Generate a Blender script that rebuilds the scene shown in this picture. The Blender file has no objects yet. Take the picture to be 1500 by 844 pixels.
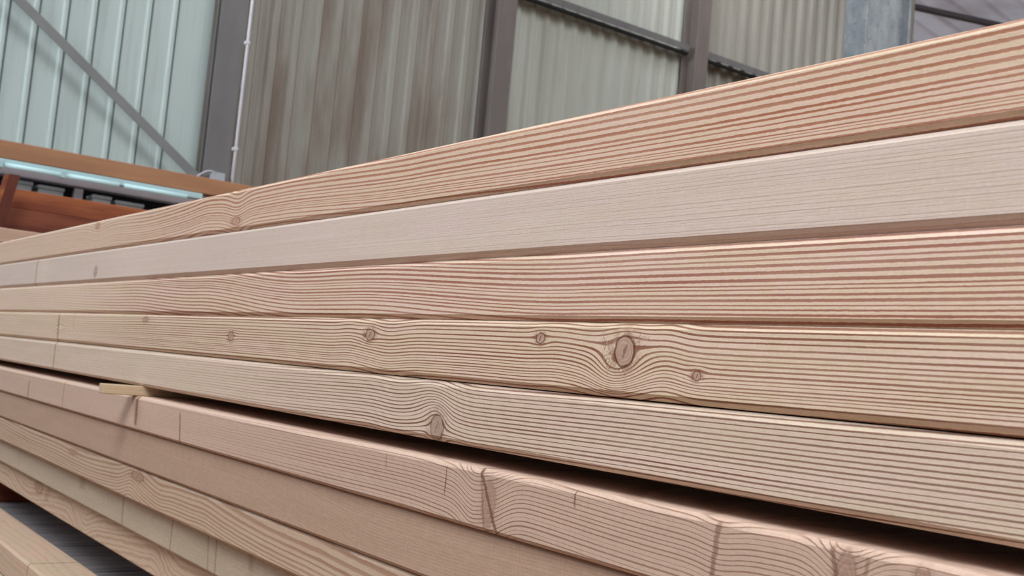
import bpy, math, random
from mathutils import Matrix, Vector, noise

C = bpy.context.scene.collection
R = random.Random(7)

# ------------------------------------------------------------------ camera
cam_d = bpy.data.cameras.new('camera')
cam_d.sensor_width = 36.0
cam_d.lens = 38.4
cam_d.clip_start = 0.02
cam_d.clip_end = 200
cam_d.dof.use_dof = True
cam_d.dof.focus_distance = 0.98
cam_d.dof.aperture_fstop = 17
cam = bpy.data.objects.new('camera', cam_d)
C.objects.link(cam)
RX = Vector((0.80119307, -0.59167768, 0.08948288))
UY = Vector((-0.12084813, -0.01352742, 0.99257883))
BZ = Vector((-0.58607627, -0.80606112, -0.08234122))
m = Matrix.Identity(4)
for i in range(3):
    m[i][0], m[i][1], m[i][2] = RX[i], UY[i], BZ[i]
cam.matrix_world = m
bpy.context.scene.camera = cam

# ------------------------------------------------------------------ light
world = bpy.data.worlds.new('hall_daylight')
bpy.context.scene.world = world
world.use_nodes = True
wn = world.node_tree
wn.nodes.clear()
w_out = wn.nodes.new('ShaderNodeOutputWorld')
w_bg = wn.nodes.new('ShaderNodeBackground')
w_tc = wn.nodes.new('ShaderNodeTexCoord')
w_sep = wn.nodes.new('ShaderNodeSeparateXYZ')
w_ramp = wn.nodes.new('ShaderNodeValToRGB')
w_map = wn.nodes.new('ShaderNodeMapRange')
w_map.inputs[1].default_value = -1
w_map.inputs[2].default_value = 1
wn.links.new(w_tc.outputs['Generated'], w_sep.inputs[0])
wn.links.new(w_sep.outputs[2], w_map.inputs[0])
wn.links.new(w_map.outputs[0], w_ramp.inputs[0])
wn.links.new(w_ramp.outputs[0], w_bg.inputs[0])
wn.links.new(w_bg.outputs[0], w_out.inputs[0])
els = w_ramp.color_ramp.elements
els[0].position = 0.0
els[0].color = (0.42, 0.27, 0.15, 1)
els[1].position = 1.0
els[1].color = (1.0, 1.0, 1.0, 1)
for p, c in ((0.47, (0.42, 0.28, 0.17)), (0.54, (0.36, 0.36, 0.40)), (0.64, (0.64, 0.69, 0.78)), (0.80, (1.02, 1.09, 1.20))):
    e = els.new(p)
    e.color = (*c, 1)
w_bg.inputs[1].default_value = 0.42


def area(name, loc, target, size, power, color, size_y=None):
    l = bpy.data.lights.new(name, 'AREA')
    l.energy = power
    l.color = color
    l.size = size
    if size_y:
        l.shape = 'RECTANGLE'
        l.size_y = size_y
    o = bpy.data.objects.new(name, l)
    o.location = loc
    o.rotation_euler = (Vector(target) - Vector(loc)).to_track_quat('-Z', 'Y').to_euler()
    C.objects.link(o)
    return o


area('skylight', (-1.9, -1.5, 4.0), (0.6, 0.4, 0.0), 2.2, 266, (0.97, 0.978, 0.93), 2.4)
area('cool_fill', (-2.6, 5.2, 3.4), (0.6, 2.6, 0.0), 2.0, 22, (0.80, 0.92, 1.0), 2.0)  # added cool fill without a visible source, for the stack's left end
area('side_window', (-4.5, 5.5, 4.5), (2.0, 9.0, 2.0), 3.0, 190, (0.84, 0.96, 1.0), 3.0)
rib_fill = area('left_rib_fill', (-9.0, 7.8, 4.6), (9.5, 9.1, 3.6), 2.6, 70, (0.96, 0.99, 1.0), 2.0)  # invented raking light for the wall ribs, narrowed to miss the stack
rib_fill.data.spread = math.radians(45)
high = area('right_rib_fill', (6.0, 6.2, 7.0), (11.2, 9.1, 4.6), 1.6, 30, (1.0, 1.0, 0.98), 1.6)  # added out-of-view light for the ribs of the right bay
high.data.spread = math.radians(70)
area('wall_fill', (5.5, -1.5, 7.6), (6.5, 9.0, 2.6), 6.0, 560, (1.0, 0.99, 0.97), 4.0)  # added broad fill to brighten the back wall

vs = bpy.context.scene.view_settings
vs.view_transform = 'Standard'
vs.look = 'None'
vs.exposure = 0.0
vs.gamma = 1.0
vs.use_curve_mapping = False


# ------------------------------------------------------------------ node helper
class NT:
    def __init__(self, name):
        self.m = bpy.data.materials.new(name)
        self.m.use_nodes = True
        self.t = self.m.node_tree
        self.t.nodes.clear()
        self.out = self.t.nodes.new('ShaderNodeOutputMaterial')
        self.b = self.t.nodes.new('ShaderNodeBsdfPrincipled')
        self.t.links.new(self.b.outputs[0], self.out.inputs[0])
        self.b.inputs['Specular IOR Level'].default_value = 0.25

    def n(self, typ, **kw):
        nd = self.t.nodes.new(typ)
        for k, v in kw.items():
            setattr(nd, k, v)
        return nd

    def put(self, sock, v):
        if isinstance(v, bpy.types.NodeSocket):
            self.t.links.new(v, sock)
        elif isinstance(v, (tuple, list)):
            sock.default_value = (*v, 1) if len(v) == 3 and len(sock.default_value) == 4 else v
        else:
            sock.default_value = v

    def math(self, op, a, b=0.0, c=None, clamp=False):
        nd = self.n('ShaderNodeMath', operation=op, use_clamp=clamp)
        self.put(nd.inputs[0], a)
        self.put(nd.inputs[1], b)
        if c is not None:
            self.put(nd.inputs[2], c)
        return nd.outputs[0]

    def step(self, v, a, b, lo=0.0, hi=1.0):
        nd = self.n('ShaderNodeMapRange', interpolation_type='SMOOTHSTEP')
        self.put(nd.inputs[0], v)
        nd.inputs[1].default_value, nd.inputs[2].default_value = a, b
        nd.inputs[3].default_value, nd.inputs[4].default_value = lo, hi
        return nd.outputs[0]

    def lin(self, v, a, b, lo, hi):
        nd = self.n('ShaderNodeMapRange')
        self.put(nd.inputs[0], v)
        nd.inputs[1].default_value, nd.inputs[2].default_value = a, b
        nd.inputs[3].default_value, nd.inputs[4].default_value = lo, hi
        return nd.outputs[0]

    def mix(self, f, a, b, mode='MIX'):
        nd = self.n('ShaderNodeMix', data_type='RGBA', blend_type=mode)
        self.put(nd.inputs[0], f)
        self.put(nd.inputs[6], a)
        self.put(nd.inputs[7], b)
        return nd.outputs[2]

    def vscale(self, v, s):
        nd = self.n('ShaderNodeVectorMath', operation='MULTIPLY')
        self.put(nd.inputs[0], v)
        nd.inputs[1].default_value = s
        return nd.outputs[0]

    def noise(self, v, scale=1.0, detail=2.0, rough=0.5):
        nd = self.n('ShaderNodeTexNoise')
        self.put(nd.inputs['Vector'], v)
        nd.inputs['Scale'].default_value = scale
        nd.inputs['Detail'].default_value = detail
        nd.inputs['Roughness'].default_value = rough
        return nd.outputs[0]

    def ramp(self, v, stops):
        nd = self.n('ShaderNodeValToRGB')
        self.put(nd.inputs[0], v)
        e = nd.color_ramp.elements
        e[0].position, e[0].color = stops[0][0], (*stops[0][1], 1)
        e[1].position, e[1].color = stops[-1][0], (*stops[-1][1], 1)
        for p, c in stops[1:-1]:
            x = e.new(p)
            x.color = (*c, 1)
        return nd.outputs[0]


def lin(r, g, b):
    def f(c):
        c /= 255.0
        return c / 12.92 if c <= 0.04045 else ((c + 0.055) / 1.055) ** 2.4
    return (f(r), f(g), f(b))


# ------------------------------------------------------------------ planed larch
def wood(name, early, late, early2=None, contrast=1.0, duty=0.34, soft=0.12, fuzz=0.05, drift=0.22,
         knots=(), checks=(), rough=(), fibre=0.085, bump=0.25, seed=0.0, streak=0.0, saw=0.0):
    """early / late = colours of the two bands of one year ring.
    knots: (y, z, ry, rz, darkness); checks: (y, z_lo, z_hi, half_width, lean, darkness)"""
    s = NT(name)
    geo = s.n('ShaderNodeTexCoord').outputs['Object']
    off = s.n('ShaderNodeVectorMath', operation='ADD')
    s.put(off.inputs[0], geo)
    off.inputs[1].default_value = (seed, seed * 3.1, seed * 1.7)
    p = off.outputs[0]
    sep = s.n('ShaderNodeSeparateXYZ')
    s.put(sep.inputs[0], geo)
    py, pz = sep.outputs[1], sep.outputs[2]
    ring = s.n('ShaderNodeAttribute', attribute_name='ring').outputs['Fac']
    tone = s.n('ShaderNodeAttribute', attribute_name='tone').outputs['Fac']
    slow = s.math('SUBTRACT', s.noise(s.vscale(p, (9, 3.0, 20)), 1, 2), 0.5)
    mid = s.math('SUBTRACT', s.noise(s.vscale(p, (60, 30, 130)), 1, 2), 0.5)
    fine = s.math('SUBTRACT', s.noise(s.vscale(p, (260, 210, 380)), 1, 3, 0.6), 0.5)
    ph = s.math('ADD', ring, s.math('MULTIPLY', slow, drift * 2))
    ph = s.math('ADD', ph, s.math('MULTIPLY', mid, drift * 0.8))
    ph = s.math('ADD', ph, s.math('MULTIPLY', fine, fuzz * 2.2))
    fr = s.math('FRACT', ph)
    # latewood band: slow rise, quick drop; its width wanders from ring to ring
    cell = s.n('ShaderNodeTexWhiteNoise', noise_dimensions='1D')
    s.put(cell.inputs['W'], s.math('FLOOR', ph))
    wv = s.lin(cell.outputs[0], 0, 1, -0.13, 0.09)
    frs = s.math('ADD', fr, wv)
    rise = s.step(frs, 0.90 - duty - soft, 0.90 - duty + soft)
    drop = s.step(fr, 0.95, 0.995, 1.0, 0.0)
    late_m = s.math('MULTIPLY', rise, drop)
    var = s.lin(s.noise(s.vscale(p, (8, 4, 90)), 1, 2), 0.3, 0.7, 0.7, 1.0)
    late_m = s.math('MULTIPLY', late_m, s.math('MULTIPLY', s.math('MULTIPLY', var, contrast), s.n('ShaderNodeAttribute', attribute_name='fade').outputs['Fac']), clamp=True)
    early2 = early2 or tuple(c * k for c, k in zip(early, (0.97, 1.0, 0.92)))
    mot = s.math('ADD', s.math('MULTIPLY', s.noise(s.vscale(p, (12, 5, 50)), 1, 3), 0.5), s.math('MULTIPLY', s.noise(s.vscale(p, (90, 70, 240)), 1, 2), 0.5))
    base = s.mix(s.step(mot, 0.38, 0.62), early, early2)
    pale = s.math('ADD', s.step(fr, 0.0, 0.16, 1.0, 0.0), s.math('MULTIPLY', s.step(frs, 0.74 - duty, 0.88 - duty), s.step(frs, 0.88 - duty, 0.93 - duty, 1.0, 0.0)))
    base = s.mix(s.math('MULTIPLY', pale, 0.38 * contrast), base, tuple(min(1.0, c * k) for c, k in zip(early, (1.16, 1.17, 1.19))))
    if streak:
        st = s.step(s.noise(s.vscale(p, (30, 1.2, 900)), 1, 3, 0.7), 0.42, 0.64, 1.0 - streak, 1.0)
        stc = s.n('ShaderNodeCombineColor')
        for i in range(3):
            s.put(stc.inputs[i], st)
        base = s.mix(1.0, base, stc.outputs[0], 'MULTIPLY')
    col = s.mix(late_m, base, late)
    # fibres
    fb = s.noise(s.vscale(p, (700, 55, 1500)), 1, 3, 0.65)
    gr = s.noise(s.vscale(p, (500, 330, 700)), 1, 3, 0.7)
    f_ = s.math('ADD', s.lin(fb, 0.25, 0.75, 1 - fibre, 1 + fibre), s.lin(gr, 0.25, 0.75, -fibre * 0.9, fibre * 0.9))
    if saw:
        sw = s.noise(s.vscale(p, (20, 420, 25)), 1, 2, 0.6)
        f_ = s.math('ADD', f_, s.lin(sw, 0.3, 0.7, -saw, saw))
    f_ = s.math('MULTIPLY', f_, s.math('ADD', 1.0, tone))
    fc = s.n('ShaderNodeCombineColor')
    for i in range(3):
        s.put(fc.inputs[i], f_)
    col = s.mix(1.0, col, fc.outputs[0], 'MULTIPLY')
    dark = tuple(c * k for c, k in zip(late, (0.42, 0.36, 0.33)))
    for (ky, kz, ry, rz, dk) in knots:
        wob = s.math('MULTIPLY', s.math('SUBTRACT', s.noise(s.vscale(p, (110, 110, 110)), 1, 2), 0.5), 0.38)
        dy = s.math('DIVIDE', s.math('SUBTRACT', py, ky), ry)
        dz = s.math('DIVIDE', s.math('SUBTRACT', pz, kz), rz)
        d = s.math('ADD', s.math('SQRT', s.math('ADD', s.math('MULTIPLY', dy, dy), s.math('MULTIPLY', dz, dz))), wob)
        halo = s.math('MULTIPLY', s.step(d, 1.05, 2.2, 0.75 * dk, 0.0), s.step(s.noise(s.vscale(p, (160, 110, 200)), 1, 4, 0.7), 0.36, 0.6))
        col = s.mix(halo, col, tuple(c * k for c, k in zip(late, (1.02, 0.97, 0.92))))
        rg = s.math('MULTIPLY', s.math('ADD', s.math('SINE', s.math('MULTIPLY', d, 19.0)), 1.0), 0.16)
        core = s.mix(rg, tuple(0.55 * a + 0.45 * b for a, b in zip(early, late)), late)
        col = s.mix(s.step(d, 0.92, 1.0, 0.92, 0.0), col, core)
        slit = s.step(s.math('ABSOLUTE', s.math('ADD', s.math('MULTIPLY', dz, 0.35), s.math('ADD', dy, s.math('MULTIPLY', wob, 1.4)))), 0.05, 0.16, 0.8 * dk * dk, 0.0)
        col = s.mix(s.math('MULTIPLY', slit, s.step(d, 0.35, 0.7, 1.0, 0.0)), col, dark)
        edge = s.math('MULTIPLY', s.step(d, 0.86, 0.97), s.step(d, 1.02, 1.16, 1.0, 0.0))
        col = s.mix(s.math('MULTIPLY', edge, dk), col, dark)
    for (ky, kz, ry, rz, lean, dk) in rough:      # torn, speckled grain beside a knot
        dz = s.math('SUBTRACT', pz, kz)
        dy = s.math('DIVIDE', s.math('SUBTRACT', s.math('SUBTRACT', py, ky), s.math('MULTIPLY', dz, lean)), ry)
        dz = s.math('DIVIDE', dz, rz)
        d = s.math('SQRT', s.math('ADD', s.math('MULTIPLY', dy, dy), s.math('MULTIPLY', dz, dz)))
        nz = s.noise(s.vscale(p, (500, 420, 420)), 1, 3, 0.7)
        mk = s.math('MULTIPLY', s.step(d, 0.5, 1.1, dk, 0.0), s.step(nz, 0.50, 0.60))
        col = s.mix(mk, col, tuple(c * 0.55 for c in late))
        mk = s.math('MULTIPLY', s.step(d, 0.5, 1.1, dk * 0.6, 0.0), s.step(nz, 0.36, 0.44, 1.0, 0.0))
        col = s.mix(mk, col, tuple(min(1, c * 1.15) for c in early))
    for (cy, z0, z1, hw, lean, dk) in checks:
        wob = s.math('MULTIPLY', s.math('SUBTRACT', s.noise(s.vscale(p, (90, 60, 260)), 1, 3, 0.7), 0.5), hw * 1.6)
        c_ = s.math('SUBTRACT', s.math('SUBTRACT', py, cy), s.math('MULTIPLY', s.math('SUBTRACT', pz, (z0 + z1) / 2), lean))
        d = s.math('ABSOLUTE', s.math('ADD', c_, wob))
        mk = s.step(d, hw * 0.3, hw, dk, 0.0)
        mk = s.math('MULTIPLY', mk, s.math('MULTIPLY', s.step(pz, z0 - 0.003, z0 + 0.003), s.step(pz, z1 - 0.003, z1 + 0.003, 1.0, 0.0)))
        col = s.mix(mk, col, tuple(c * 0.75 for c in late))
    s.put(s.b.inputs['Base Color'], col)
    s.b.inputs['Roughness'].default_value = 0.62
    bp = s.n('ShaderNodeBump')
    bp.inputs['Strength'].default_value = bump
    bp.inputs['Distance'].default_value = 0.0006
    h = s.math('SUBTRACT', s.math('MULTIPLY', fb, 0.8), s.math('MULTIPLY', late_m, 0.9))
    s.put(bp.inputs['Height'], h)
    s.put(s.b.inputs['Normal'], bp.outputs[0])
    return s.m


def plain(name, col, rough=0.6, var=0.08, scale=(3, 3, 3), metallic=0.0, col2=None, detail=3, bump=0.0, thr=(0.35, 0.65)):
    s = NT(name)
    p = s.n('ShaderNodeTexCoord').outputs['Object']
    nz = s.noise(s.vscale(p, scale), 1, detail, 0.6)
    c2 = col2 or tuple(c * (1 - var * 2.2) for c in col)
    s.put(s.b.inputs['Base Color'], s.mix(s.step(nz, *thr), col, c2))
    s.b.inputs['Roughness'].default_value = rough
    s.b.inputs['Metallic'].default_value = metallic
    if bump:
        bp = s.n('ShaderNodeBump')
        bp.inputs['Strength'].default_value = bump
        bp.inputs['Distance'].default_value = 0.002
        s.put(bp.inputs['Height'], nz)
        s.put(s.b.inputs['Normal'], bp.outputs[0])
    return s.m


# ------------------------------------------------------------------ mesh helpers
class MB:
    def __init__(self):
        self.v, self.f = [], []

    def box(self, x0, x1, y0, y1, z0, z1, b=0.0):
        """box with bevelled long corners"""
        if b <= 0:
            k = len(self.v)
            self.v += [(x, y, z) for x in (x0, x1) for y in (y0, y1) for z in (z0, z1)]
            for q in ((0, 1, 3, 2), (4, 6, 7, 5), (0, 4, 5, 1), (2, 3, 7, 6), (0, 2, 6, 4), (1, 5, 7, 3)):
                self.f.append(tuple(k + i for i in q))
            return self
        k = len(self.v)
        for sx in (0, 1):
            for sy in (0, 1):
                for sz in (0, 1):
                    X, Y, Z = (x0, x1)[sx], (y0, y1)[sy], (z0, z1)[sz]
                    ix, iy, iz = (b, -b)[sx], (b, -b)[sy], (b, -b)[sz]
                    self.v += [(X, Y + iy, Z + iz), (X + ix, Y, Z + iz), (X + ix, Y + iy, Z)]
        idx = lambda sx, sy, sz, a: k + ((sx * 2 + sy) * 2 + sz) * 3 + a
        c = Vector(((x0 + x1) / 2, (y0 + y1) / 2, (z0 + z1) / 2))

        def face(ids):
            pts = [Vector(self.v[i]) for i in ids]
            n = (pts[1] - pts[0]).cross(pts[2] - pts[0])
            mid = sum(pts, Vector()) / len(pts)
            self.f.append(tuple(ids if n.dot(mid - c) > 0 else ids[::-1]))
        for s in (0, 1):
            face([idx(s, 0, 0, 0), idx(s, 1, 0, 0), idx(s, 1, 1, 0), idx(s, 0, 1, 0)])
            face([idx(0, s, 0, 1), idx(1, s, 0, 1), idx(1, s, 1, 1), idx(0, s, 1, 1)])
            face([idx(0, 0, s, 2), idx(1, 0, s, 2), idx(1, 1, s, 2), idx(0, 1, s, 2)])
        for a in (0, 1):
            for d in (0, 1):
                face([idx(a, d, 0, 0), idx(a, d, 1, 0), idx(a, d, 1, 1), idx(a, d, 0, 1)])
                face([idx(a, 0, d, 0), idx(a, 1, d, 0), idx(a, 1, d, 2), idx(a, 0, d, 2)])
                face([idx(0, a, d, 1), idx(1, a, d, 1), idx(1, a, d, 2), idx(0, a, d, 2)])
        for sx in (0, 1):
            for sy in (0, 1):
                for sz in (0, 1):
                    face([idx(sx, sy, sz, 0), idx(sx, sy, sz, 1), idx(sx, sy, sz, 2)])
        return self

    def tube(self, pts, r, n=10):
        pts = [Vector(p) for p in pts]
        k = len(self.v)
        for i, p in enumerate(pts):
            t = (pts[min(i + 1, len(pts) - 1)] - pts[max(i - 1, 0)]).normalized()
            a = t.orthogonal().normalized()
            if abs(t.z) < 0.99:
                a = t.cross(Vector((0, 0, 1))).normalized()
            b = t.cross(a)
            for j in range(n):
                w = 2 * math.pi * j / n
                self.v.append(tuple(p + r * (math.cos(w) * a + math.sin(w) * b)))
        for i in range(len(pts) - 1):
            for j in range(n):
                q = (k + i * n + j, k + i * n + (j + 1) % n, k + (i + 1) * n + (j + 1) % n, k + (i + 1) * n + j)
                self.f.append(q)
        self.f.append(tuple(k + j for j in range(n))[::-1])
        self.f.append(tuple(k + (len(pts) - 1) * n + j for j in range(n)))
        return self

    def sweep(self, prof, p0, p1):
        """profile of offset pairs (world vectors) swept from p0 to p1, closed"""
        k = len(self.v)
        n = len(prof)
        for p in (p0, p1):
            for o in prof:
                self.v.append(tuple(Vector(p) + Vector(o)))
        for j in range(n):
            self.f.append((k + j, k + (j + 1) % n, k + n + (j + 1) % n, k + n + j))
        self.f.append(tuple(range(k, k + n))[::-1])
        self.f.append(tuple(range(k + n, k + 2 * n)))
        return self

    def build(self, name, mat, parent=None, smooth=False, loc=None):
        me = bpy.data.meshes.new(name)
        if loc is None and parent is None and self.v:
            xs, ys, zs = zip(*self.v)
            loc = ((min(xs) + max(xs)) / 2, (min(ys) + max(ys)) / 2, min(zs))
        L = Vector(loc) if loc is not None else Vector((0, 0, 0))
        if parent is not None:
            L = Vector(parent.location)
        me.from_pydata([tuple(Vector(v) - L) for v in self.v], [], self.f)
        me.validate()
        import bmesh
        bm = bmesh.new()
        bm.from_mesh(me)
        bmesh.ops.recalc_face_normals(bm, faces=bm.faces)
        bm.to_mesh(me)
        bm.free()
        if smooth:
            for p in me.polygons:
                p.use_smooth = True
        me.materials.append(mat)
        o = bpy.data.objects.new(name, me)
        C.objects.link(o)
        if parent is not None:
            o.parent = parent
        else:
            o.location = L
        return o


def thing(name, label, cat, loc, group=None):
    o = bpy.data.objects.new(name, None)
    o.location = loc
    o.empty_display_size = 0.1
    C.objects.link(o)
    return tag(o, label, cat, group)


def tag(o, label=None, cat=None, group=None, kind=None):
    if label:
        o['label'] = label
    if cat:
        o['category'] = cat
    if group:
        o['group'] = group
    if kind:
        o['kind'] = kind
    return o


# ------------------------------------------------------------------ structure: floor, cladding, roof
M_floor = plain('warm_bounce_floor', lin(158, 122, 94), 0.85, 0.12, (1.5, 1.5, 1.5), detail=5)  # unseen floor, tinted brown to bounce warm light onto the undersides
tag(MB().box(-8, 40, -8, 30, -1.42, -1.30).build('floor', M_floor), kind='structure')


def cladding_mat(name, base, mottle, amount, lo=0.45, hi=0.75, sc=(5, 1, 0.35)):
    s = NT(name)
    p = s.n('ShaderNodeTexCoord').outputs['Object']
    a = s.noise(s.vscale(p, sc), 1, 4, 0.6)
    b = s.noise(s.vscale(p, (26, 3, 26)), 1, 3, 0.7)
    c = s.noise(s.vscale(p, (30, 5, 1.2)), 1, 3, 0.6)
    f = s.math('MULTIPLY', s.step(a, lo, hi), amount)
    col = s.mix(f, base, mottle)
    col = s.mix(s.step(b, 0.62, 0.74, 0.0, 0.3), col, tuple(x * 0.6 for x in mottle))
    col = s.mix(s.step(c, 0.5, 0.72, 0.0, 0.35), col, mottle)
    s.put(s.b.inputs['Base Color'], col)
    s.b.inputs['Roughness'].default_value = 0.55
    return s.m


def cladding(name, mat, x0, x1, z0, z1, period, phase, yb=9.0, depth=0.035, rib=0.05, side=0.016, cap=None, parent=None):
    """trapezoidal sheet with real thickness, ribs standing towards the hall"""
    xs = [(x0, 0)]
    x = x0 + phase
    while x < x1 - rib - 2 * side:
        xs += [(x, 0), (x + side, 1), (x + side + rib, 1), (x + 2 * side + rib, 0)]
        if cap:
            # two shallow stiffening beads in the pan
            for q in cap:
                xc = x + 2 * side + rib + q * (period - 2 * side - rib)
                if xc + 0.02 < x1:
                    xs += [(xc - 0.012, 0), (xc - 0.006, 0.16), (xc + 0.006, 0.16), (xc + 0.012, 0)]
        x += period
    xs.append((x1, 0))
    b = MB()
    n = len(xs)
    for th in (0.0, 0.004):
        for z in (z0, z1):
            for (xx, h) in xs:
                b.v.append((xx, yb - h * depth + th, z))
    for i in range(n - 1):
        b.f.append((i, i + 1, n + i + 1, n + i))
        b.f.append((2 * n + i, 3 * n + i, 3 * n + i + 1, 2 * n + i + 1))
        b.f.append((i, 2 * n + i, 2 * n + i + 1, i + 1))
        b.f.append((n + i, n + i + 1, 3 * n + i + 1, 3 * n + i))
    b.f.append((0, n, 3 * n, 2 * n))
    b.f.append((n - 1, 3 * n - 1, 4 * n - 1, 2 * n - 1))
    return b.build(name, mat, parent)


wall = bpy.data.objects.new('wall_back', None)
wall.location = (5, 9, -1.3)
C.objects.link(wall)
tag(wall, kind='structure')
M_cl_a = cladding_mat('cladding_pale_lit', lin(178, 193, 193), lin(150, 162, 164), 0.5)  # same sheeting throughout; this bay's brighter light is partly in its colour
M_cl_b = cladding_mat('cladding_brownish', lin(152, 150, 144), lin(118, 104, 94), 0.9, 0.40, 0.66, (2.2, 1, 0.35))  # browner, blotchier tone for the middle bay
M_cl_c = cladding_mat('cladding_grey', lin(178, 182, 176), lin(150, 148, 140), 0.5)
M_cl_d = cladding_mat('cladding_dull', lin(156, 154, 148), lin(125, 122, 115), 0.7)
def pan_cladding(name, mat, x0, x1, z0, z1, period, phase, parent):
    """wide flat pans parted by narrow deep grooves, a shallow raised bead beside each groove"""
    xs, x = [(x0, 9.0)], x0 + phase
    while x < x1 - 0.09:
        xs += [(x - 0.050, 9.0), (x - 0.034, 8.990), (x - 0.010, 8.990), (x - 0.008, 9.03), (x + 0.007, 9.03), (x + 0.009, 9.0)]
        x += period
    xs.append((x1, 9.0))
    b = MB()
    n = len(xs)
    for th in (0.0, 0.004):
        for z in (z0, z1):
            for (xx, yy_) in xs:
                b.v.append((xx, yy_ + th, z))
    for i in range(n - 1):
        b.f.append((i, i + 1, n + i + 1, n + i))
        b.f.append((2 * n + i, 3 * n + i, 3 * n + i + 1, 2 * n + i + 1))
        b.f.append((i, 2 * n + i, 2 * n + i + 1, i + 1))
        b.f.append((n + i, n + i + 1, 3 * n + i + 1, 3 * n + i))
    return b.build(name, mat, parent)


pan_cladding('cladding_sheet', M_cl_a, -3.0, 3.14, -1.3, 8.0, 0.2133, 0.085, wall)
cladding('cladding_sheet', M_cl_b, 3.144, 6.0, -1.3, 8.0, 0.2000, 0.10, rib=0.055, side=0.03, cap=(0.35, 0.7), parent=wall)
cladding('cladding_sheet', M_cl_c, 6.0, 8.72, -1.3, 8.0, 0.1900, 0.06, rib=0.04, side=0.03, cap=(0.5,), parent=wall)
cladding('cladding_sheet', M_cl_d, 8.72, 13.1, -1.3, 8.0, 0.2060, 0.06, rib=0.06, side=0.018, depth=0.05, parent=wall)

# sloping roof over the next bay, seen from below at the right
s = NT('roof_sheet_lilac')
p = s.n('ShaderNodeTexCoord').outputs['Object']
rc = s.mix(s.step(s.noise(s.vscale(p, (0.8, 0.8, 0.8)), 1, 4), 0.35, 0.65), lin(238, 232, 238), lin(208, 198, 202))
s.put(s.b.inputs['Base Color'], rc)
s.b.inputs['Roughness'].default_value = 0.6
tl = s.n('ShaderNodeBsdfTranslucent')
s.put(tl.inputs[0], rc)
ms = s.n('ShaderNodeMixShader')
ms.inputs[0].default_value = 0.82
s.t.links.new(s.b.outputs[0], ms.inputs[1])
s.t.links.new(tl.outputs[0], ms.inputs[2])
s.t.links.new(ms.outputs[0], s.out.inputs[0])
M_roof = s.m
roof = bpy.data.objects.new('ceiling', None)
roof.location = (18, 12, 7.6)
C.objects.link(roof)
tag(roof, kind='structure')
ta = math.tan(math.radians(8))


def roof_z(x):
    return 7.6 - (x - 18) * ta


b = MB()
y = 5.0
k = 0
ys = []
while y < 34:
    ys += [(y, 0), (y + 0.34, 0), (y + 0.37, -0.05), (y + 0.43, -0.05), (y + 0.46, 0)]
    y += 0.5
n = len(ys)
for x in (13.15, 60.0):
    for (yy, h) in ys:
        b.v.append((x, yy, roof_z(x) + h))
for i in range(n - 1):
    b.f.append((i, i + 1, n + i + 1, n + i))
b.build('roof_sheet', M_roof, roof)

M_steel = plain('grey_painted_steel', lin(112, 110, 112), 0.5, 0.06, (6, 6, 1.5), detail=3)
M_steel_d = plain('dark_grey_steel', lin(78, 78, 82), 0.5, 0.08, (6, 6, 1.5), detail=3)
M_steel_br = plain('brownish_grey_steel', lin(118, 110, 108), 0.55, 0.07, (5, 5, 1.2), detail=3)


# ------------------------------------------------------------------ posts on the wall (I sections)
def ipost(label, x0, x1, yf, depth, mat, z0=-1.3, z1=8.0, t=0.016, name='steel_post', group='steel posts along the clad wall'):
    xm = (x0 + x1) / 2
    root = thing(name, label, 'post', (xm, yf + depth / 2, z0), group)
    MB().box(x0, x1, yf, yf + t, z0, z1, 0.002).build('front_flange', mat, root)
    MB().box(x0, x1, yf + depth - t, yf + depth, z0, z1, 0.002).build('rear_flange', mat, root)
    MB().box(xm - 0.006, xm + 0.006, yf + t, yf + depth - t, z0, z1).build('web', mat, root)
    MB().box(x0 - 0.003, x1 + 0.003, yf - 0.02, yf + depth, z0, z0 + 0.02, 0.002).build('base_plate', mat, root)
    return root


ipost('grey steel wall post at the left, with a thin pale conduit running up its edge', 3.145, 3.365, 8.82, 0.10, M_steel, group=None)
ipost('brownish grey steel wall post between the brownish cladding and the pale grey cladding', 5.865, 6.075, 8.69, 0.235, M_steel_br, group=None)
ipost('grey steel wall post meeting two horizontal rails, right of centre', 8.590, 8.785, 8.69, 0.235, M_steel_br, group=None)


def girt(label, x0, x1, y=8.80, z=3.955):
    root = thing('wall_rail', label, 'rail', ((x0 + x1) / 2, y, z - 0.05))
    pr = [(0, 0, -0.075), (0, -0.006, -0.075), (0, -0.006, 0.0), (0, 0.14, 0.0), (0, 0.14, -0.006), (0, 0, -0.006)]
    MB().sweep(pr, (x0, y, z), (x1, y, z)).build('rail_angle', M_steel, root)
    MB().box(x0, x1, y + 0.006, y + 0.05, z - 0.115, z - 0.085).build('rail_shadow_strip', M_black, root)  # black strip standing in for the shadow under the rail
    return root


M_black = plain('plain_black', (0.012, 0.012, 0.014), 0.7, 0.1)  # plain black for the rail shadow and the rack recess
girt('horizontal grey steel rail on the wall between the two right posts', 6.085, 8.580)
girt('short visible horizontal grey steel rail right of the rightmost wall post', 8.795, 13.05)

# diagonal flat brace across the left bay
br = MB()
A, B_ = Vector((1.571 - 0.9, 8.80, 2.50 + 0.66)), Vector((3.14, 8.80, 1.385))
d = (B_ - A).normalized()
nrm = Vector((d.z, 0, -d.x)) * 0.036
br.sweep([tuple(nrm), tuple(nrm + Vector((0, 0.012, 0))), tuple(-nrm + Vector((0, 0.012, 0))), tuple(-nrm)], A, B_)
o = br.build('diagonal_brace', plain('brace_grey', lin(124, 126, 128), 0.5, 0.05))
tag(o, 'flat grey steel brace slanting across the pale green cladding at the left', 'brace')

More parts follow.
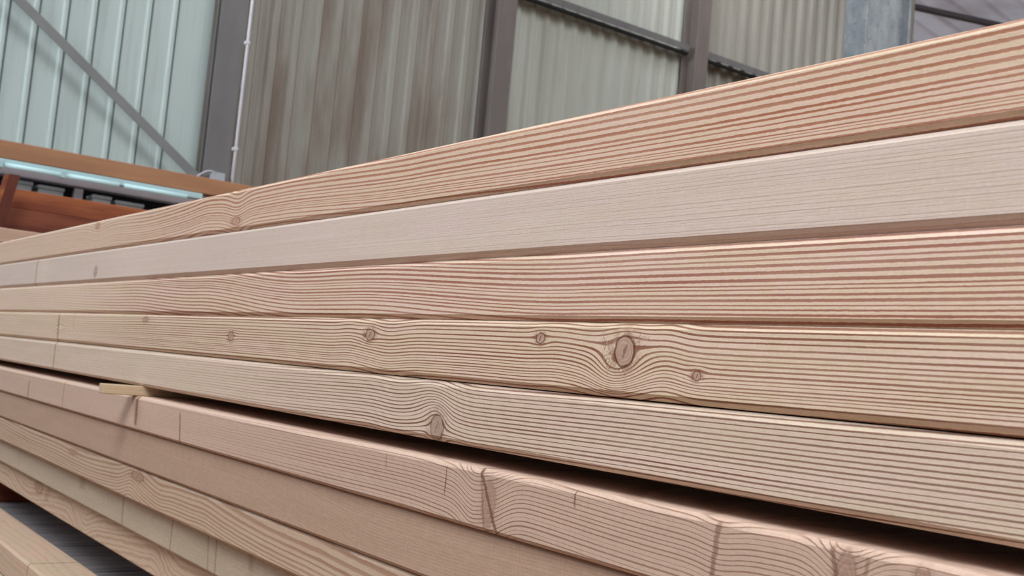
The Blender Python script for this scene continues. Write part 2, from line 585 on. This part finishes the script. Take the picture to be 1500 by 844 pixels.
# conduit and its clips
cr = thing('conduit_pipe', 'thin pale lilac conduit running up the right edge of the left wall post', 'pipe', (3.385, 8.74, -1.3))
M_cond = plain('pale_plastic', lin(205, 204, 214), 0.35, 0.03)
MB().tube([(3.392, 8.790, -1.3), (3.392, 8.790, 8.0)], 0.0135, 12).build('pipe', M_cond, cr, True)
for z in (2.62, 1.70, 0.8, 3.5):
    MB().box(3.370, 3.407, 8.772, 8.830, z, z + 0.03, 0.003).build('clip', M_cond, cr)

# junction box with cable
jb = thing('junction_box', 'small pale grey junction box on the left wall post, just above the orange brown beam', 'electrical box', (3.25, 8.66, 1.35))
MB().box(3.20, 3.30, 8.742, 8.819, 1.385, 1.475, 0.006).build('box_body', plain('box_grey', lin(160, 166, 176), 0.4, 0.03), jb)
MB().box(3.195, 3.305, 8.729, 8.742, 1.380, 1.480, 0.004).build('cover', plain('cover_grey', lin(168, 174, 184), 0.4, 0.03), jb)
pts = [(3.02 + 0.2 * t, 8.73, 1.36 + 0.12 * math.sin(math.pi * min(1, t * 0.62))) for t in [i / 12 for i in range(13)]]
MB().tube(pts, 0.006, 8).build('cable', M_cond, jb, True)

# ------------------------------------------------------------------ galvanised column right of the stack
s = NT('galvanised_steel')
p = s.n('ShaderNodeTexCoord').outputs['Object']
vz = s.n('ShaderNodeTexVoronoi')
s.put(vz.inputs['Vector'], s.vscale(p, (38, 38, 30)))
na = s.noise(s.vscale(p, (22, 22, 12)), 1, 5, 0.65)
col = s.mix(s.step(na, 0.3, 0.7), lin(158, 165, 172), lin(124, 132, 142))
col = s.mix(s.math('MULTIPLY', s.step(vz.outputs[0], 0.0, 0.8), 0.25), col, lin(160, 168, 174))
sp = s.noise(s.vscale(p, (60, 60, 60)), 1, 2, 0.5)
col = s.mix(s.step(sp, 0.66, 0.72, 0.0, 0.6), col, lin(84, 92, 104))
s.put(s.b.inputs['Base Color'], col)
s.b.inputs['Roughness'].default_value = 0.5
s.b.inputs['Metallic'].default_value = 0.15
M_galv = s.m
gx, gy = 3.475, 2.60
gc = thing('galvanised_column', 'mottled blue grey galvanised steel column standing behind the timber stack', 'column', (gx + 0.15, gy + 0.06, -1.3))
MB().box(gx, gx + 0.012, gy, gy + 0.10, -1.3, 3.2, 0.002).build('flange', M_galv, gc)
MB().box(gx + 0.275, gx + 0.287, gy, gy + 0.10, -1.3, 3.2, 0.002).build('flange', M_galv, gc)
MB().box(gx + 0.012, gx + 0.275, gy + 0.03, gy + 0.042, -1.3, 3.2).build('web', M_galv, gc)
MB().box(gx - 0.05, gx + 0.33, gy - 0.05, gy + 0.15, -1.3, -1.28, 0.002).build('base_plate', M_galv, gc)
for z in (-1.1, -0.4, 0.35, 0.95, 1.3, 1.75):
    MB().tube([(gx - 0.004, gy + 0.05, z), (gx + 0.001, gy + 0.05, z)], 0.008, 6).build('bolt', M_galv, gc)

# purlins and brace under the roof
M_purl = plain('purlin_grey', lin(92, 88, 94), 0.5, 0.06)
rb = MB()
rb.tube([(16.30, 11.94, 7.42), (19.5, 9.8, 6.98)], 0.062, 12)
tag(rb.build('roof_brace', M_purl, smooth=True), 'dark grey round brace running under the pale roof sheets at top right', 'brace')

# ------------------------------------------------------------------ the racks at the left behind the stack
def seg_wood(name, a, b_, sc, **kw):
    return plain(name, a, 0.6, 0.1, sc, col2=b_, **kw)


M_beam = seg_wood('brown_glulam', lin(172, 126, 94), lin(154, 110, 82), (1.2, 6, 9), detail=4)
o = MB().box(-2.2, 2.75, 6.50, 6.62, 0.955, 1.056, 0.004).build('timber_beam', M_beam)
tag(o, 'orange brown timber beam crossing in front of the pale green cladding at the left', 'beam')

M_trunk = plain('trunking_white', lin(176, 204, 210), 0.35, 0.04)
tr = thing('light_trunking', 'pale blue fluorescent light trunking hung under the orange brown beam', 'light fitting', (0.5, 6.42, 0.89))
MB().box(-1.5, 2.30, 6.405, 6.46, 0.905, 0.940, 0.004).build('trunking', M_trunk, tr)
s = NT('tube_diffuser')
s.b.inputs['Base Color'].default_value = (*lin(196, 226, 232), 1)
s.b.inputs['Emission Color'].default_value = (*lin(180, 220, 230), 1)
s.b.inputs['Emission Strength'].default_value = 0.15
M_tube = s.m
for (a, b2) in ((-1.3, 0.6), (1.185, 1.478), (1.505, 1.80), (1.83, 2.20)):
    MB().tube([(a, 6.398, 0.905), (b2, 6.398, 0.905)], 0.013, 10).build('tube', M_tube, tr, True)
for a in (1.165, 1.49, 0.62):
    MB().box(a - 0.014, a + 0.014, 6.380, 6.415, 0.886, 0.928, 0.003).build('tube_holder', M_trunk, tr)

M_rack = plain('rack_grey', lin(170, 164, 172), 0.5, 0.06, (4, 4, 4))
rk = thing('storage_rack', 'grey steel rack beam with a short upright, below the light trunking', 'rack', (0.4, 6.6, -1.3))
MB().box(-1.8, 2.35, 6.55, 6.62, 0.872, 0.928, 0.006).build('rack_beam', M_rack, rk)
for x in (1.628, -1.2):
    MB().box(x - 0.025, x + 0.025, 6.565, 6.605, -1.3, 0.872, 0.003).build('upright', M_rack, rk)
MB().box(-1.8, 2.6, 6.70, 6.72, 0.45, 0.90).build('recess_backing', M_black, rk)  # black sheet put in for the dark recess behind the boxes
MB().box(-1.8, 2.6, 6.45, 6.72, 0.66, 0.675, 0.002).build('shelf', M_rack, rk)

M_crate = plain('crate_grey', lin(150, 154, 158), 0.5, 0.12, (9, 9, 9))
for (a, b2, h, lab) in ((1.235, 1.365, 0.852, 'grey box on the rack shelf nearest the dark red upright'),
                        (1.40, 1.535, 0.846, 'grey box on the rack shelf just left of the short grey upright'),
                        (1.70, 1.80, 0.842, 'narrow grey box on the rack shelf just right of the short grey upright'),
                        (1.83, 1.99, 0.830, 'wide low grey box on the rack shelf, rightmost of the row')):
    root = thing('storage_box', lab, 'box', ((a + b2) / 2, 6.6, 0.676), 'grey boxes on the rack shelf')
    MB().box(a, b2, 6.52, 6.66, 0.676, h - 0.02, 0.004).build('box_body', M_crate, root)
    MB().box(a - 0.004, b2 + 0.004, 6.515, 6.665, h - 0.02, h, 0.003).build('lid', M_crate, root)

M_red = seg_wood('red_brown_board', lin(158, 92, 58), lin(120, 62, 42), (1.6, 5, 16), detail=4)
M_red2 = seg_wood('dark_red_board', lin(128, 72, 52), lin(98, 48, 36), (1.6, 5, 16), detail=4)
o = MB().box(-2.2, 2.60, 5.50, 5.58, 0.586, 0.676, 0.003).build('red_brown_board', M_red)
tag(o, 'red brown timber board, upper of the two behind the left end of the stack', 'board', 'red brown boards behind the stack')
o = MB().box(-2.2, 2.62, 5.48, 5.58, 0.470, 0.584, 0.003).build('red_brown_board', M_red2)
tag(o, 'darker red brown timber board under the upper red brown board', 'board', 'red brown boards behind the stack')
rp = thing('rack_upright', 'dark red square upright leaning in front of the red brown boards', 'post', (1.01, 5.32, -1.3))
sq = [(-0.022, -0.025, 0), (0.022, -0.025, 0), (0.022, 0.025, 0), (-0.022, 0.025, 0)]
MB().sweep(sq, (0.700, 5.315, -1.3), (1.030, 5.315, 0.713)).build('post', seg_wood('dark_red_post', lin(104, 52, 40), lin(84, 40, 30), (8, 8, 2)), rp)
MB().sweep([(a * 0.3 - 0.030, b_, c_) for a, b_, c_ in sq], (0.700, 5.315, -1.3), (1.030, 5.315, 0.708)).build('edge_strip', M_red, rp)
o = MB().box(-2.0, 1.30, 4.95, 5.10, 0.375, 0.437, 0.004).build('pale_board', seg_wood('pale_board', lin(196, 164, 146), lin(170, 140, 122), (1.5, 5, 12)))
tag(o, 'pale pinkish board end showing behind the left end of the stack', 'board')
# what carries the red brown and pale boards
tr_ = thing('trestle', 'timber trestle carrying the red brown boards, hidden behind the stack', 'trestle', (0.8, 5.3, -1.3))
M_tr = seg_wood('trestle_timber', lin(120, 74, 54), lin(96, 56, 42), (4, 4, 3))
MB().box(-1.9, 2.5, 5.49, 5.57, 0.40, 0.469, 0.003).build('rail', M_tr, tr_)
MB().box(-1.9, 1.2, 4.96, 5.09, 0.31, 0.374, 0.003).build('rail', M_tr, tr_)
for x in (-1.8, 1.1, 2.35):
    MB().box(x - 0.04, x + 0.04, 5.49, 5.57, -1.3, 0.40, 0.003).build('leg', M_tr, tr_)
for x in (-1.8, 1.1):
    MB().box(x - 0.04, x + 0.04, 4.98, 5.06, -1.3, 0.31, 0.003).build('leg', M_tr, tr_)
MB().box(1.06, 1.14, 5.06, 5.49, -0.2, -0.12, 0.003).build('rail', M_tr, tr_)


# ------------------------------------------------------------------ the beams of the stack
Y0, Y1 = -0.85, 4.15


def columns():
    ys, y = [], Y0
    while y < Y1:
        ys.append(y)
        if y < 0.25:
            y += 0.06
        elif y < 1.3:
            y += 0.0035
        elif y < 3.2:
            y += 0.008
        else:
            y += 0.06
    ys.append(Y1)
    return ys


YS = columns()


def gauss(t, w):
    return math.exp(-(t / w) ** 2)


def interp(x, tab):
    if x <= tab[0][0]:
        (a, fa), (b, fb) = tab[0], tab[1]
    elif x >= tab[-1][0]:
        (a, fa), (b, fb) = tab[-2], tab[-1]
    else:
        for i in range(len(tab) - 1):
            if tab[i][0] <= x <= tab[i + 1][0]:
                (a, fa), (b, fb) = tab[i], tab[i + 1]
                break
    return fa + (fb - fa) * (x - a) / (b - a)


def sinterp(x, tab):
    """smooth, clamped"""
    if x <= tab[0][0]:
        return tab[0][1]
    if x >= tab[-1][0]:
        return tab[-1][1]
    for i in range(len(tab) - 1):
        if tab[i][0] <= x <= tab[i + 1][0]:
            (a, fa), (b, fb) = tab[i], tab[i + 1]
            t = (x - a) / (b - a)
            t = t * t * (3 - 2 * t)
            return fa + (fb - fa) * t


def timber(name, label, x, z0, H, ct, cb, W, mat, rings, drift=(), flow=(), dips=(), wob=0.0012, seed=1, tones=(), fade=(), top_scale=0.6, bow=0.0, cat='beam', top_lit_tone=0.0):
    """one chamfered beam lying along Y.  rings: table v -> ring count over the face,
    drift: table y -> shift of the grain down the face, flow: (y, z, R, wy) grain parting round a knot,
    dips: (y, amount, width) local sag of the lines"""
    prof = []          # (dx, dz, v)
    prof.append((W, 0.004, -W * 0.5))
    prof.append((W - 0.004, 0.0, -W * 0.5))
    prof.append((0.05, 0.0, -0.03))
    prof.append((cb, 0.0, 0.0))
    prof.append((cb * 0.45, cb * 0.45, cb * 0.4))
    nv = 22
    for i in range(nv + 1):
        v = cb + (H - cb - ct) * i / nv
        prof.append((0.0, v, v))
    prof.append((ct * 0.45, H - ct * 0.45, H - ct * 0.4))
    prof.append((ct, H, H))
    for q in (0.01, 0.02, 0.03, 0.045, 0.07):
        prof.append((ct + q, H, H + q * top_scale))
    prof.append((W - 0.004, H, H + W * 0.5 * top_scale))
    prof.append((W, H - 0.004, H + W * 0.5 * top_scale))
    n = len(prof)
    verts, faces, ring, tone, fad = [], [], [], [], []
    rr = random.Random(seed)
    waves = [(rr.uniform(3, 7), rr.uniform(0, 6.28), rr.uniform(0.5, 1)), (rr.uniform(9, 15), rr.uniform(0, 6.28), rr.uniform(0.3, 0.6)), (rr.uniform(18, 34), rr.uniform(0, 6.28), rr.uniform(0.1, 0.25))]
    for y in YS:
        base = sinterp(y, drift) if drift else 0.0
        wv = sum(a * math.sin(k * y + p) for k, p, a in waves) * wob
        tn = sum(a * gauss(y - c, w) for c, w, a in tones)
        fd_ = sinterp(y, fade) if fade else 1.0
        sag = bow * (y - 1.6) ** 2
        for (dx, dz, v) in prof:
            vv = v
            for (ky, kz, kr, wy) in flow:
                dd = vv - kz
                vv = kz + dd * (1 - 0.93 * gauss(y - ky, wy) * math.exp(-(dd / kr) ** 2))
            for dp in dips:
                g = gauss(y - dp[0], dp[2])
                if len(dp) > 3:
                    g *= gauss(v - dp[3], dp[4])
                vv += dp[1] * g
            vv += base + wv * (0.6 + 0.4 * math.sin(v * 60 + y * 2))
            ring.append(interp(vv, rings))
            fad.append(fd_ * (0.35 if top_lit_tone and dx > ct * 0.6 and dz > H * 0.5 else 1.0))
            tone.append(tn + (top_lit_tone if dz > H - ct * 0.6 and dx > ct * 0.3 else 0.0))
            edge = 0.00035 * noise.noise(Vector((y * 9, dz * 40, seed * 7.7)))
            verts.append((dx + edge, y, dz + sag))
    ny = len(YS)
    for i in range(ny - 1):
        for j in range(n):
            k = (j + 1) % n
            faces.append((i * n + j, i * n + k, (i + 1) * n + k, (i + 1) * n + j))
    faces.append(tuple(range(n)))
    faces.append(tuple(range((ny - 1) * n, ny * n))[::-1])
    me = bpy.data.meshes.new(name)
    me.from_pydata(verts, [], faces)
    a = me.attributes.new('ring', 'FLOAT', 'POINT')
    a.data.foreach_set('value', ring)
    a = me.attributes.new('tone', 'FLOAT', 'POINT')
    a.data.foreach_set('value', tone)
    a = me.attributes.new('fade', 'FLOAT', 'POINT')
    a.data.foreach_set('value', fad)
    import bmesh
    bm = bmesh.new()
    bm.from_mesh(me)
    bmesh.ops.recalc_face_normals(bm, faces=bm.faces)
    bm.to_mesh(me)
    bm.free()
    me.materials.append(mat)
    o = bpy.data.objects.new(name, me)
    o.location = (x, 0, z0)
    C.objects.link(o)
    return tag(o, label, cat, 'planed larch beams of the stack')


def even(n, h=0.0605, seed=0, jit=0.3):
    rr = random.Random(seed)
    tab = []
    for i in range(-n, 3 * n):
        tab.append(((i + rr.uniform(-jit, jit) * 0.5) * h / n, float(i)))
    return tab


def lines(vs_, lo=0.0052):
    """ring table from the heights of traced lines, extended both ways"""
    vs_ = sorted(vs_)
    hi = vs_[-1] - vs_[-2]
    out = [(vs_[0] - lo * 12, -12.0)] + [(v, float(i)) for i, v in enumerate(vs_)]
    out.append((vs_[-1] + hi * 8, len(vs_) - 1 + 8.0))
    return out


EA = lin(224, 199, 184)
EB = lin(218, 197, 174)
LA = lin(184, 132, 108)

W = 0.26
# A: broad rings, topmost
fa = [0.024, 0.081, 0.122, 0.163, 0.252, 0.333, 0.423, 0.504, 0.642, 0.748, 0.878, 0.99]
mA = wood('larch_broad_rings', EA, lin(170, 112, 88), EB, 1.0, 0.36, 0.11, 0.11, 0.18, seed=1.3,
          knots=[(1.500, 0.0135, 0.014, 0.0055, 0.75), (2.21, 0.050, 0.012, 0.006, 0.6)])
timber('larch_beam', 'topmost pinkish larch beam of the stack with broad wavy year rings', 0.591, 0.1755, 0.0605, 0.005, 0.0047, W, mA,
       lines([0.005 + 0.0505 * f for f in fa]), drift=[(0.2, 0.0), (0.55, 0.0005), (1.0, -0.004), (1.35, -0.013), (1.6, -0.012), (1.9, -0.004), (2.3, -0.014), (3.0, -0.02)],
       dips=[(1.50, 0.008, 0.035), (2.2, 0.010, 0.07), (1.62, -0.004, 0.06)], wob=0.0011, seed=3, fade=[(1.6, 1.0), (2.3, 0.35)])
# B: fine straight grain
mB = wood('larch_fine_pale', lin(222, 205, 200), lin(160, 132, 120), lin(220, 204, 193), 0.5, 0.15, 0.12, 0.04, 0.25, seed=2.7, streak=0.07, saw=0.010,
          knots=[(2.186, 0.020, 0.008, 0.008, 0.9)], checks=[(2.670, 0.0, 0.061, 0.007, 0.0, 0.55)])
timber('larch_beam', 'pale larch beam second from the top with very fine straight grain', 0.591, 0.1135, 0.0615, 0.0042, 0.0062, W, mB,
       even(22, seed=5, jit=0.9), drift=[(0.2, 0), (3, -0.01)], wob=0.0008, seed=9, fade=[(0.5, 1.0), (1.1, 0.35)],
       tones=[(2.60, 0.05, 0.07), (1.95, 0.12, 0.04), (1.5, 0.2, -0.02)])
# C: bold rings running out of the top edge
fc = [0.0625, 0.125, 0.18, 0.266, 0.336, 0.406, 0.46, 0.55, 0.656, 0.758, 0.824, 0.914]
mC = wood('larch_bold_rings', lin(230, 206, 194), lin(160, 104, 88), lin(224, 205, 180), 1.0, 0.40, 0.10, 0.09, 0.14, seed=4.1)
timber('larch_beam', 'larch beam third from the top with bold reddish year rings', 0.592, 0.0530, 0.0605, 0.0048, 0.0052, W, mC,
       lines([0.005 + 0.0505 * f for f in fc]), drift=[(0.2, 0.0), (0.72, 0.0), (1.12, -0.013), (1.25, -0.013), (1.62, -0.034), (1.95, -0.044), (3.0, -0.060)],
       wob=0.0010, seed=14, fade=[(1.7, 1.0), (2.4, 0.3)])
# D: the knotty beam
fd = [0.015, 0.07, 0.116, 0.163, 0.217, 0.271, 0.326, 0.395, 0.465, 0.535, 0.597, 0.674, 0.76, 0.853, 0.93]
mD = wood('larch_knotty', lin(228, 204, 190), lin(138, 90, 70), lin(220, 202, 176), 1.0, 0.33, 0.10, 0.06, 0.14, seed=6.2,
          knots=[(0.6524, 0.0372, 0.0112, 0.0122, 0.8), (0.5712, 0.0215, 0.0042, 0.0034, 1.0), (0.7632, 0.045, 0.006, 0.0045, 1.0),
                 (1.072, 0.0415, 0.010, 0.006, 0.9), (1.4719, 0.031, 0.009, 0.006, 0.8), (1.852, 0.051, 0.012, 0.004, 0.7)],
          checks=[(2.414, 0.0, 0.056, 0.008, 0.15, 0.6), (2.30, 0.03, 0.06, 0.004, 0.1, 0.2)],
          rough=[(0.6735, 0.034, 0.0065, 0.021, 0.30, 0.75), (0.633, 0.047, 0.012, 0.007, 0.0, 0.45), (0.655, 0.021, 0.012, 0.004, 0, 0.5), (1.085, 0.041, 0.008, 0.005, 0, 0.5)])
timber('larch_beam', 'larch beam with the large round knot and several small knots', 0.591, -0.0074, 0.0602, 0.0048, 0.0052, W, mD,
       lines([0.005 + 0.0505 * f for f in fd]), drift=[(0.2, 0.0), (0.5, 0.0), (0.9, -0.003), (1.6, -0.004), (2.6, 0.0)],
       flow=[(0.6524, 0.0363, 0.0165, 0.026), (0.5712, 0.0224, 0.005, 0.009), (0.7632, 0.045, 0.0062, 0.012), (1.072, 0.0415, 0.008, 0.018), (1.4719, 0.031, 0.007, 0.016), (2.40, 0.03, 0.02, 0.04)],
       dips=[(0.665, 0.011, 0.026, 0.020, 0.022), (0.605, -0.0035, 0.022), (0.74, -0.002, 0.03), (1.03, 0.004, 0.04), (1.12, -0.002, 0.03)], wob=0.0009, seed=21, fade=[(1.7, 1.0), (2.4, 0.4)])
# E: even medium rings
mE = wood('larch_even_rings', lin(222, 200, 188), lin(122, 84, 68), lin(214, 197, 178), 1.0, 0.27, 0.10, 0.06, 0.12, seed=8.4,
          knots=[(0.9184, 0.0135, 0.012, 0.012, 0.6)], checks=[(2.418, 0.0, 0.061, 0.006, 0.0, 0.55)])
timber('larch_beam', 'larch beam just above the dark gap, evenly lined with one half knot on its lower edge', 0.591, -0.0678, 0.0593, 0.0056, 0.0050, W, mE,
       even(16, seed=11, jit=0.25), drift=[(0.2, -0.004), (0.6, 0.0), (0.85, 0.003), (0.95, -0.004), (1.4, 0.004), (2.2, 0.010)],
       flow=[(0.9184, 0.010, 0.019, 0.018)], dips=[(0.93, -0.007, 0.03, 0.034, 0.02), (1.0, 0.003, 0.04)], wob=0.0008, seed=30, fade=[(1.0, 1.0), (1.7, 0.3)])
# F: top of the lower half, its top face shows
mF = wood('larch_checked', lin(206, 178, 164), lin(132, 94, 78), lin(200, 175, 160), 0.85, 0.20, 0.12, 0.04, 0.12, seed=10.9, saw=0.03,
          knots=[(0.4250, 0.030, 0.008, 0.022, 0.30), (0.372, 0.046, 0.005, 0.006, 0.4), (0.808, 0.026, 0.011, 0.020, 0.22)],
          checks=[(0.8085, 0.0, 0.056, 0.0035, 0.62, 0.85), (0.8180, 0.0, 0.056, 0.0022, 0.25, 0.45), (0.8810, 0.024, 0.050, 0.0014, 0.0, 0.85), (0.9960, 0.036, 0.049, 0.0012, 0.0, 0.7),
                  (0.5340, 0.0, 0.053, 0.0035, -0.1, 0.6), (0.4300, 0.0, 0.053, 0.0030, 0.25, 0.65), (0.4120, 0.0, 0.050, 0.0025, -0.1, 0.5), (0.6886, 0.040, 0.053, 0.0016, 0, 0.8),
                  (1.609, 0.0, 0.044, 0.004, 0.25, 0.75), (1.818, 0.008, 0.056, 0.009, 0.1, 0.7), (2.279, 0.0, 0.055, 0.005, 0.0, 0.4), (2.57, 0.0, 0.04, 0.007, 0, 0.6)])
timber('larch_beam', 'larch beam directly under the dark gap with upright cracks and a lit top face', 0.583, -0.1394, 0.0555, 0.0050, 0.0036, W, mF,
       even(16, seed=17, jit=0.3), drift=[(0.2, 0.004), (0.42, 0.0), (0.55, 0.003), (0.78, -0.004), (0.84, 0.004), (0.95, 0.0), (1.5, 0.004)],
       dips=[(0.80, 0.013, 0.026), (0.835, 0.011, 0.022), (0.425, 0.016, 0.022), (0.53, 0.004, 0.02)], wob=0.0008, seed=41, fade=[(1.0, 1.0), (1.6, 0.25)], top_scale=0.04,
       tones=[(1.8, 0.15, 0.03)], top_lit_tone=0.14)  # top face made paler: part of its light is put into the tone
# G: smooth fine grained
mG = wood('larch_smooth_brown', lin(192, 163, 146), lin(160, 124, 102), lin(186, 158, 140), 0.28, 0.3, 0.2, 0.04, 0.3, seed=12.5, saw=0.04, streak=0.06)
timber('larch_beam', 'smooth brownish larch beam, second below the dark gap', 0.590, -0.2010, 0.0605, 0.0030, 0.0038, W, mG,
       even(18, seed=23, jit=0.6), wob=0.001, seed=47, drift=[(0.4, 0.0), (1.0, 0.01), (1.4, -0.02), (3, -0.03)])
# H: swirling cathedral grain
mH = wood('larch_swirled', lin(198, 171, 152), lin(146, 102, 80), lin(198, 177, 156), 0.68, 0.36, 0.16, 0.06, 0.30, seed=15.1,
          knots=[(1.81, 0.042, 0.03, 0.007, 0.5), (2.2, 0.040, 0.03, 0.005, 0.3)])
timber('larch_beam', 'larch beam with swirling wide grain and a bright upper edge, third below the dark gap', 0.594, -0.2562, 0.0548, 0.0050, 0.0040, W, mH,
       [(-0.3, -50), (0.0, 0.0), (0.012, 2.4), (0.024, 4.4), (0.033, 5.6), (0.044, 6.7), (0.056, 7.7), (0.3, 28)],
       drift=[(0.9, 0.014), (1.20, 0.004), (1.6, -0.012), (1.8, -0.016), (2.1, -0.006), (2.5, -0.012), (3.0, -0.02)], dips=[(1.84, -0.012, 0.045), (1.70, 0.006, 0.05), (1.5, -0.003, 0.05)], wob=0.0022, seed=55)
# I
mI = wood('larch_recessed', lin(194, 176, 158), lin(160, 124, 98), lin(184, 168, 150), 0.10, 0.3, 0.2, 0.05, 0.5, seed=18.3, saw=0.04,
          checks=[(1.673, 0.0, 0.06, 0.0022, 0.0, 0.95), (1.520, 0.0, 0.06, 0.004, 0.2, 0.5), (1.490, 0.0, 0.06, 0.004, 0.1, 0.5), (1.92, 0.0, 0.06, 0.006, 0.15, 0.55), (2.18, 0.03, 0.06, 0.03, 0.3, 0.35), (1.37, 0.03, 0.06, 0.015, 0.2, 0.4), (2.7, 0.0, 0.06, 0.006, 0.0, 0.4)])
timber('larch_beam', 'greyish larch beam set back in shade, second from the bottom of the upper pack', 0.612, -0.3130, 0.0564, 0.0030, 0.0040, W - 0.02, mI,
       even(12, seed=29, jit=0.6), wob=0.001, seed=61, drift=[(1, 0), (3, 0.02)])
# J
mJ = wood('larch_curly', lin(202, 177, 156), lin(158, 114, 94), lin(196, 174, 154), 0.5, 0.36, 0.2, 0.05, 0.8, seed=21.9,
          knots=[(2.56, 0.040, 0.03, 0.012, 0.6)], checks=[(2.48, 0.02, 0.06, 0.03, -0.5, 0.35)])
timber('larch_beam', 'lowest larch beam of the upper pack with curly arched grain', 0.628, -0.3710, 0.0575, 0.0030, 0.0035, W - 0.02, mJ,
       even(6, seed=31, jit=0.6), drift=[(1.2, 0.0), (1.7, 0.02), (1.8, -0.01), (2.17, 0.02), (2.31, -0.015), (2.65, 0.01), (2.9, -0.02)], dips=[(2.2, 0.02, 0.06), (1.75, -0.012, 0.06)], wob=0.003, seed=66)

# ------------------------------------------------------------------ stacking laths in the gap
M_lath = wood('spruce_lath', lin(204, 184, 160), lin(188, 162, 132), lin(202, 180, 152), 0.5, 0.3, 0.2, 0.05, 0.3, seed=31.0, fibre=0.05, bump=0.1)


def lath(label, x0, x1, y0, y1, z0, z1, mat=M_lath, name='stacking_lath', cat='lath', group=None):
    b = MB().box(x0, x1, y0, y1, z0, z1, 0.0012)
    o = b.build(name, mat)
    a = o.data.attributes.new('ring', 'FLOAT', 'POINT')
    a.data.foreach_set('value', [(v.co.z * 180 + v.co.y * 60) for v in o.data.vertices])
    a = o.data.attributes.new('fade', 'FLOAT', 'POINT')
    a.data.foreach_set('value', [1.0] * len(o.data.vertices))
    return tag(o, label, cat, group)


lath('pale stacking lath poking out of the dark gap at the left', 0.529, 0.830, 1.830, 1.855, -0.0839, -0.0680)
lath('pale stacking lath in the dark gap beyond the left edge of the picture', 0.600, 0.830, 3.80, 3.825, -0.0839, -0.0680)
lath('pale stacking lath in the dark gap, out of view at the near end', 0.600, 0.830, -0.50, -0.475, -0.0839, -0.0680)

# ------------------------------------------------------------------ lower pack
mL = wood('lower_pack_larch', lin(212, 180, 162), lin(176, 132, 108), lin(200, 182, 158), 0.28, 0.3, 0.3, 0.05, 0.9, seed=25.0,
          checks=[(2.195, -0.01, 0.075, 0.004, 0, 0.9), (2.9, 0.04, 0.08, 0.012, 0, 0.5)])
timber('lower_beam', 'pale larch beam of the lower pack, its broad top face lit at the bottom left', 0.536, -0.4860, 0.0600, 0.0045, 0.0045, 0.095, mL,
       even(5, seed=37, jit=0.6), wob=0.004, seed=70, tones=[(3.2, 0.2, 0.04)])['group'] = 'beams of the lower pack'
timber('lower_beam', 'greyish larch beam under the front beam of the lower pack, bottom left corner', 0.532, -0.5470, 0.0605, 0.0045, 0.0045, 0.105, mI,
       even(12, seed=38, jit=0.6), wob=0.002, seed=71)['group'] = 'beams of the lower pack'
# grey weathered cross boards behind the front beam
s = NT('weathered_grey_board')
p = s.n('ShaderNodeTexCoord').outputs['Object']
a_ = s.noise(s.vscale(p, (6, 60, 60)), 1, 4, 0.6)
col = s.mix(s.step(a_, 0.3, 0.7), lin(132, 128, 132), lin(100, 94, 98))
s.put(s.b.inputs['Base Color'], col)
s.b.inputs['Roughness'].default_value = 0.7
M_grey = s.m
yy = 1.37
labs = ['nearest', 'second nearest', 'third', 'fourth', 'fifth', 'farthest']
k = 0
while yy < 3.6:
    lb = {0: 'weathered grey cross board nearest the camera in the gap above the lower pack',
          1: 'weathered grey cross board, second nearest, in the gap above the lower pack',
          2: 'weathered grey cross board in the middle of the gap above the lower pack',
          3: 'weathered grey cross board under the left part of the curly beam',
          4: 'weathered grey cross board just in front of the red brown bearer',
          5: 'weathered grey cross board under the red brown bearer',
          6: 'weathered grey cross board beyond the red brown bearer', 7: 'farthest weathered grey cross board of the lower pack'}[k]
    o = MB().box(0.639, 0.90, yy, yy + 0.264, -0.466, -0.446, 0.002).build('cross_board', M_grey)
    tag(o, lb, 'board', 'weathered grey cross boards of the lower pack')
    yy += 0.280
    k += 1
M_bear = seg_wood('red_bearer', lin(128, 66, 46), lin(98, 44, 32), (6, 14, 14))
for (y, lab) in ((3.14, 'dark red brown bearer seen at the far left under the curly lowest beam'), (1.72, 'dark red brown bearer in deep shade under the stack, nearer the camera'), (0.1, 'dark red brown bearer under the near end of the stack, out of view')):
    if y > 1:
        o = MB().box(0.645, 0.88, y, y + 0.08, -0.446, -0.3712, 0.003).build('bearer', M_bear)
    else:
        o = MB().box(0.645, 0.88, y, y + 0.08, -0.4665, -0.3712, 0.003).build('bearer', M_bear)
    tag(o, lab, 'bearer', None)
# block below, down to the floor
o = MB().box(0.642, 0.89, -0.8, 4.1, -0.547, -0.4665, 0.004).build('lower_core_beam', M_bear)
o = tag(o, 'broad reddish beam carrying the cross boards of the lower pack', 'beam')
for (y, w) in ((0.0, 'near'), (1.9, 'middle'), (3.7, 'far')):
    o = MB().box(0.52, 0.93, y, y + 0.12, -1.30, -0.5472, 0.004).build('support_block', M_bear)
    tag(o, 'tall timber block carrying the %s part of the lower pack' % w, 'block')
